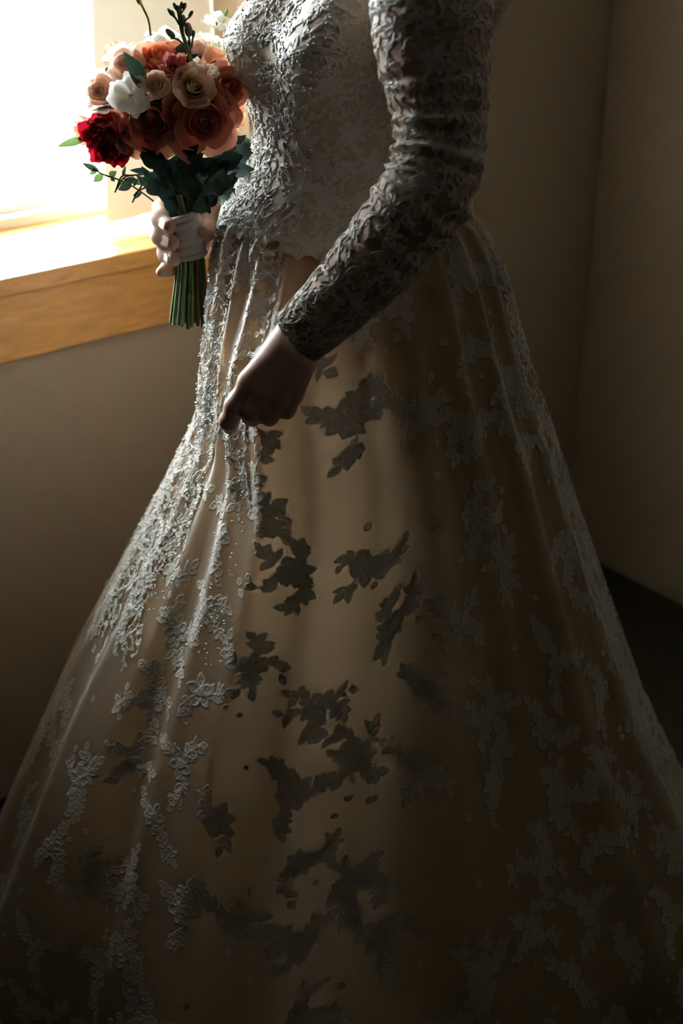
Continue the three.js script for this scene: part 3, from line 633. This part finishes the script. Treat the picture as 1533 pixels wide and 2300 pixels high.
// roses of the front
rose('rose', 336, 272, -1.445, 82 * PX, C.terracotta, { n: 22, dir: [0.12, -0.05, 0.7], turn: 0.4, label: 'dusky terracotta rose in shade' });
rose('rose', 456, 272, -1.436, 82 * PX, C.terracotta, { n: 22, dir: [-0.18, 0.0, 0.75], turn: 2.2, label: 'dusky terracotta rose in shade' });
rose('rose', 508, 194, -1.462, 52 * PX, C.terracotta, { n: 20, dir: [-0.15, 0.25, 0.3], turn: 1.2 });
garden('garden_rose', 238, 315, -1.452, 64 * PX, C.red, { dir: [0.25, -0.1, 0.55], label: 'deep red ruffled garden rose' });
lisianthus('lisianthus', 289, 214, -1.405, 39 * PX, C.white, { dir: [0.1, 0.05, 0.8], deep: 1.1, label: 'white open lisianthus bloom' });
rose('rose', 224, 202, -1.440, 44 * PX, C.blush, { n: 16, open: 0.85, dir: [0.25, 0.2, 0.6], label: 'blush rose' });
rose('rose', 278, 142, -1.452, 40 * PX, C.blush, { n: 16, dir: [0.1, 0.1, 0.5], label: 'pale blush rose' });
rose('rose', 356, 132, -1.470, 64 * PX, C.salmon, { n: 20, dir: [0.05, 0.35, 0.25], label: 'salmon orange rose' });
rose('rose', 350, 190, -1.415, 38 * PX, C.cream, { n: 15, open: 0.72, curl: 0.08, tip: 0, dir: [0.05, 0.35, 0.5], label: 'closed cream rose' });
garden('ranunculus', 390, 148, -1.436, 33 * PX, C.pink, { n: 24, dir: [0, 0.15, 0.6], label: 'small pink ranunculus' });
rose('rose', 438, 190, -1.424, 46 * PX, C.cream, { n: 17, open: 0.88, dir: [0.1, 0.2, 0.7], turn: 1.9, label: 'cream peach rose' });
// at the back and round the edge
lisianthus('lisianthus', 388, 72, -1.535, 52 * PX, C.white, { dir: [0, 0.5, 0.1], deep: 0.8, label: 'white lisianthus at the back' });
lisianthus('lisianthus', 312, 92, -1.525, 46 * PX, C.white, { dir: [-0.4, 0.4, 0], deep: 0.7, wide: 1.1 });
rose('rose', 480, 128, -1.520, 50 * PX, C.peach, { n: 16, dir: [0.2, 0.5, 0], label: 'peach rose at the back' });
rose('rose', 442, 108, -1.490, 24 * PX, C.blush, { n: 12, dir: [0, 0.3, 0.4] });
rose('rose', 528, 258, -1.520, 44 * PX, C.peach, { n: 14, dir: [0.4, 0, 0.2], label: 'peach rose beside the bodice' });
rose('rose', 184, 300, -1.508, 40 * PX, C.peach, { n: 14, dir: [-0.5, -0.1, 0.1], ruffle: 0.05, label: 'peach rose on the window side' });
garden('ranunculus', 212, 212, -1.495, 24 * PX, C.red, { n: 16, dir: [-0.5, 0, 0], label: 'small red bloom behind blush rose' });
lisianthus('spray_blossom', 250, 104, -1.485, 17 * PX, C.peach, { n: 5, dir: [-0.2, 0.2, 0.6] });
lisianthus('spray_blossom', 241, 130, -1.475, 17 * PX, C.blush, { n: 5, dir: [-0.3, 0.2, 0.4] });
lisianthus('spray_blossom', 448, 150, -1.445, 20 * PX, C.blush, { n: 5, dir: [0, 0.4, 0.4] });
lisianthus('spray_blossom', 474, 160, -1.440, 17 * PX, C.blush, { n: 5, dir: [0.2, 0.2, 0.6] });
garden('rose_bud', 386, 222, -1.452, 26 * PX, C.salmon, { n: 12, dir: [0, 0, 0.6] });
bud(206, 172, -1.485, 6 * PX, 10 * PX, C.yellow, v3(-0.4, 1, 0));
// white stock blossoms beside the bust
for (const [x, y, s] of [[494, 45, 15], [512, 42, 14], [480, 92, 14], [500, 92, 15], [512, 112, 15], [494, 118, 13], [508, 140, 15], [520, 160, 13]]) lisianthus('stock_blossom', x - 7, y, -1.555 + rnd(-0.01, 0.01), 2.1 * s * PX, C.white, { n: 4, dir: [rnd(-0.5, 0.5), 0.4, 0.5], deep: 0.5 });
mesh('stem', tube([Q(505, 170, -1.56), Q(506, 90, -1.56), Q(508, 30, -1.56)], 0.0022), C.stemLight, bouquet);
bud(510, 28, -1.56, 4 * PX, 8 * PX, C.stemLight, UP);
// upright stock stalk with buds
{
  const Z = -1.445, root = Q(430, 140, Z), fork = Q(420, 108, Z);
  mesh('stem', tube([Q(436, 160, Z), root, fork, Q(408, 70, Z), Q(401, 30, Z)], 0.0021), C.stemLight, bouquet);
  for (const [x, y, r, l, tip, mx, my] of [[381, 26, 4, 7, 'yellow', 400, 52], [388, 30, 4, 7, null, 401, 55], [392, 13, 4, 7, null, 401, 34], [399, 20, 4.5, 8, null, 401, 36], [407, 12, 4.5, 8, null, 403, 36], [414, 14, 4.5, 8, null, 404, 40], [428, 31, 4.5, 8, null, 409, 58], [411, 48, 6.5, 12, 'budTip', 411, 76], [423, 68, 9, 14, 'budTip', 428, 120], [383, 76, 7, 12, 'budTip', 414, 104], [434, 76, 4, 8, null, 430, 108]]) {
    const d = Q(x, y, Z).sub(Q(mx, my, Z));
    mesh('stem', tube([Q(mx, my, Z), Q(mix(mx, x, 0.5) - (x - mx) * 0.08, mix(my, y, 0.5), Z + 0.002), Q(x, y + l * 0.7, Z)], 0.0011, 8), C.stemLight, bouquet);
    bud(x, y, Z, r * PX, l * PX, C.bud, d, tip && C[tip]);
  }
}
mesh('stem', tube([Q(338, 80, -1.49), Q(333, 45, -1.49), Q(322, 20, -1.49), Q(313, 2, -1.49)], 0.0013), C.stemLight, bouquet);
bud(311, 0, -1.49, 7 * PX, 11 * PX, C.yellow, v3(-0.4, 1, 0));
// leaves that show one by one: [from, to, half width, material]
const LEAF = (ax, ay, az, bx, by, bz, w, m, o) => leaf(Q(ax, ay, az), Q(bx, by, bz), w * PX, m, o);
LEAF(322, 200, -1.425, 277, 116, -1.418, 18, C.leaf, { bend: 0.14, normal: v3(0.5, 0.3, 1) });
LEAF(192, 312, -1.47, 127, 329, -1.455, 9, C.leafLight, { bend: 0.08 });
LEAF(258, 242, -1.44, 202, 251, -1.445, 6, C.leaf, { bend: 0.05, normal: v3(0, 1, 0.5) });
mesh('stem', tube([Q(345, 452, -1.49), Q(300, 420, -1.48), Q(262, 402, -1.47), Q(232, 392, -1.47), Q(208, 378, -1.47)], 0.0009), C.stem, bouquet);
for (const [ax, ay, bx, by, w, m] of [[232, 392, 209, 409, 9, 'leafLight'], [246, 396, 262, 385, 8, 'leafLight'], [250, 398, 258, 408, 5, 'leaf'], [222, 384, 184, 366, 7, 'leaf'], [218, 382, 200, 392, 6, 'leafLight'], [296, 412, 265, 427, 10, 'leaf'], [318, 430, 303, 447, 4, 'leaf'], [300, 418, 309, 400, 4, 'leaf'], [276, 396, 282, 372, 4, 'leaf']])
  LEAF(ax, ay, -1.472, bx, by, -1.468, w, C[m], { bend: 0.06 });
for (const [ax, ay, mx, my, bx, by] of [[300, 395, 275, 395, 258, 432], [320, 392, 280, 398, 262, 425], [330, 420, 310, 430, 297, 455], [310, 400, 318, 415, 300, 440]]) mesh('tendril', tube([Q(ax, ay, -1.47), Q(mx, my, -1.465), Q(bx, by, -1.465)], 0.0010, 12), C.stem, bouquet);
const collar = (x0, x1, y0, y1, z0, z1, n, len, wid) => {
  for (let i = 0; i < n; i++) {
    const x = mix(x0, x1, (i + rnd(0, 1)) / n), y = rnd(y0, y1), z = rnd(z0, z1), a = mix(Math.PI * 1.05, -0.05 * Math.PI, (x - 300) / 260) + rnd(-0.7, 0.7), l = len * rnd(0.8, 1.2);
    LEAF(x - Math.cos(a) * l * 0.4, y + Math.sin(a) * l * 0.4, z - 0.012, x + Math.cos(a) * l * 0.6, y - Math.sin(a) * l * 0.6, z + rnd(-0.004, 0.016), wid * rnd(0.8, 1.2), i % 4 === 1 ? C.leaf : C.leafDark, { bend: rnd(-0.05, 0.2), cup: rnd(0.05, 0.4), normal: v3(rnd(-0.6, 0.5), rnd(-0.1, 0.7), 1), round: rnd(0.75, 1.0) });
  }
};
collar(330, 520, 352, 392, -1.47, -1.435, 15, 64, 22);
collar(348, 500, 392, 440, -1.475, -1.44, 14, 62, 22);
collar(375, 480, 430, 462, -1.485, -1.46, 8, 54, 18);
collar(480, 560, 325, 400, -1.50, -1.465, 9, 56, 15);
collar(290, 350, 375, 420, -1.49, -1.465, 6, 44, 9);
collar(470, 556, 300, 372, -1.55, -1.50, 12, 62, 20);       // leaves between the flowers and the bodice
collar(478, 545, 352, 418, -1.56, -1.51, 10, 58, 18);
collar(455, 520, 395, 450, -1.55, -1.50, 6, 56, 17);
for (let i = 0; i < 46; i++) {                        // greens packed between the flowers
  const a = i * 2.4, q = Math.sqrt((i + 0.5) / 46), x = 362 + Math.cos(a) * q * 150, y = 225 + Math.sin(a) * q * 120, z = -1.495 + 0.03 * (1 - q * q);
  LEAF(x - 22, y + rnd(5, 25), z, x + rnd(10, 30), y - rnd(10, 32), z + 0.004, rnd(13, 20), i % 3 ? C.leafDark : C.leaf, { bend: rnd(0, 0.2), normal: v3(rnd(-0.6, 0.6), rnd(-0.4, 0.6), 1) });
}
LEAF(470, 420, -1.46, 530, 440, -1.455, 12, C.leafDark, { bend: 0.35, normal: v3(0.3, 1, 0.3) });
// stems: through the ribbon and fanned out below
for (let i = 0; i < 34; i++) {
  const g = i / 34, ring = i < 12 ? 0.35 : 0.82, a = i * 2.4, sx = Math.cos(a) * ring, sz = Math.sin(a) * ring;
  const bx = 424 + sx * 50, by = 727 + sz * 9 + rnd(-9, 7), pts = [Q(385 + sx * 75, 395 + sz * 12, -1.50 + sz * 0.045), Q(412 + sx * 33, 480, -1.50 + sz * 0.0155), Q(426 + sx * 33, 560, -1.50 + sz * 0.0155), Q(bx, by, -1.50 + sz * 0.026)];
  mesh('stem', tube(pts, rnd(0.0017, 0.0029), 26), i % 5 === 2 ? C.stemLight : i % 7 === 3 ? C.stemBrown : C.stem, bouquet);
}
// ribbon round the handle
{
  const ribbon = std({ color: new THREE.Color(0.66, 0.62, 0.58), roughness: 0.8, bumpScale: 0.0003, bumpMap: dataTexture(64, 256, (x, y) => { const g = noise2(x / 16, y / 3, 16); return [g, g, g]; }, false, 0.05) });
  const a = Q(412, 478, -1.50), b = Q(429, 576, -1.50), x = v3(1, 0, 0), ax = b.clone().sub(a).normalize(), s = x.addScaledVector(ax, -x.dot(ax)).normalize(), t = new THREE.Vector3().crossVectors(ax, s);
  mesh('ribbon_wrap', grid(64, 60, (i, j) => {
    const th = i * 2 * Math.PI, v = j + 0.05 * Math.sin(th + 0.6), lip = smooth(0, 0.03, j) * smooth(1, 0.97, j);
    const r = 0.0172 + 0.0024 * Math.pow(Math.abs(Math.sin(v * Math.PI * 5.5)), 0.7) + 0.0012 * noise2(i * 8, j * 34, 8) - 0.001 * (1 - lip);
    return [a.x + (b.x - a.x) * j + r * (s.x * Math.cos(th) + t.x * Math.sin(th)), a.y + (b.y - a.y) * j + r * (s.y * Math.cos(th) + t.y * Math.sin(th)) + 0.004 * Math.sin(th * 1 + 1) * (1 - j), a.z + (b.z - a.z) * j + r * (s.z * Math.cos(th) + t.z * Math.sin(th)), i * 0.11, j * 0.05];
  }, true), ribbon, bouquet).userData.label = 'white ribbon wrapped round the stems';
}
renderer.render(scene, camera);
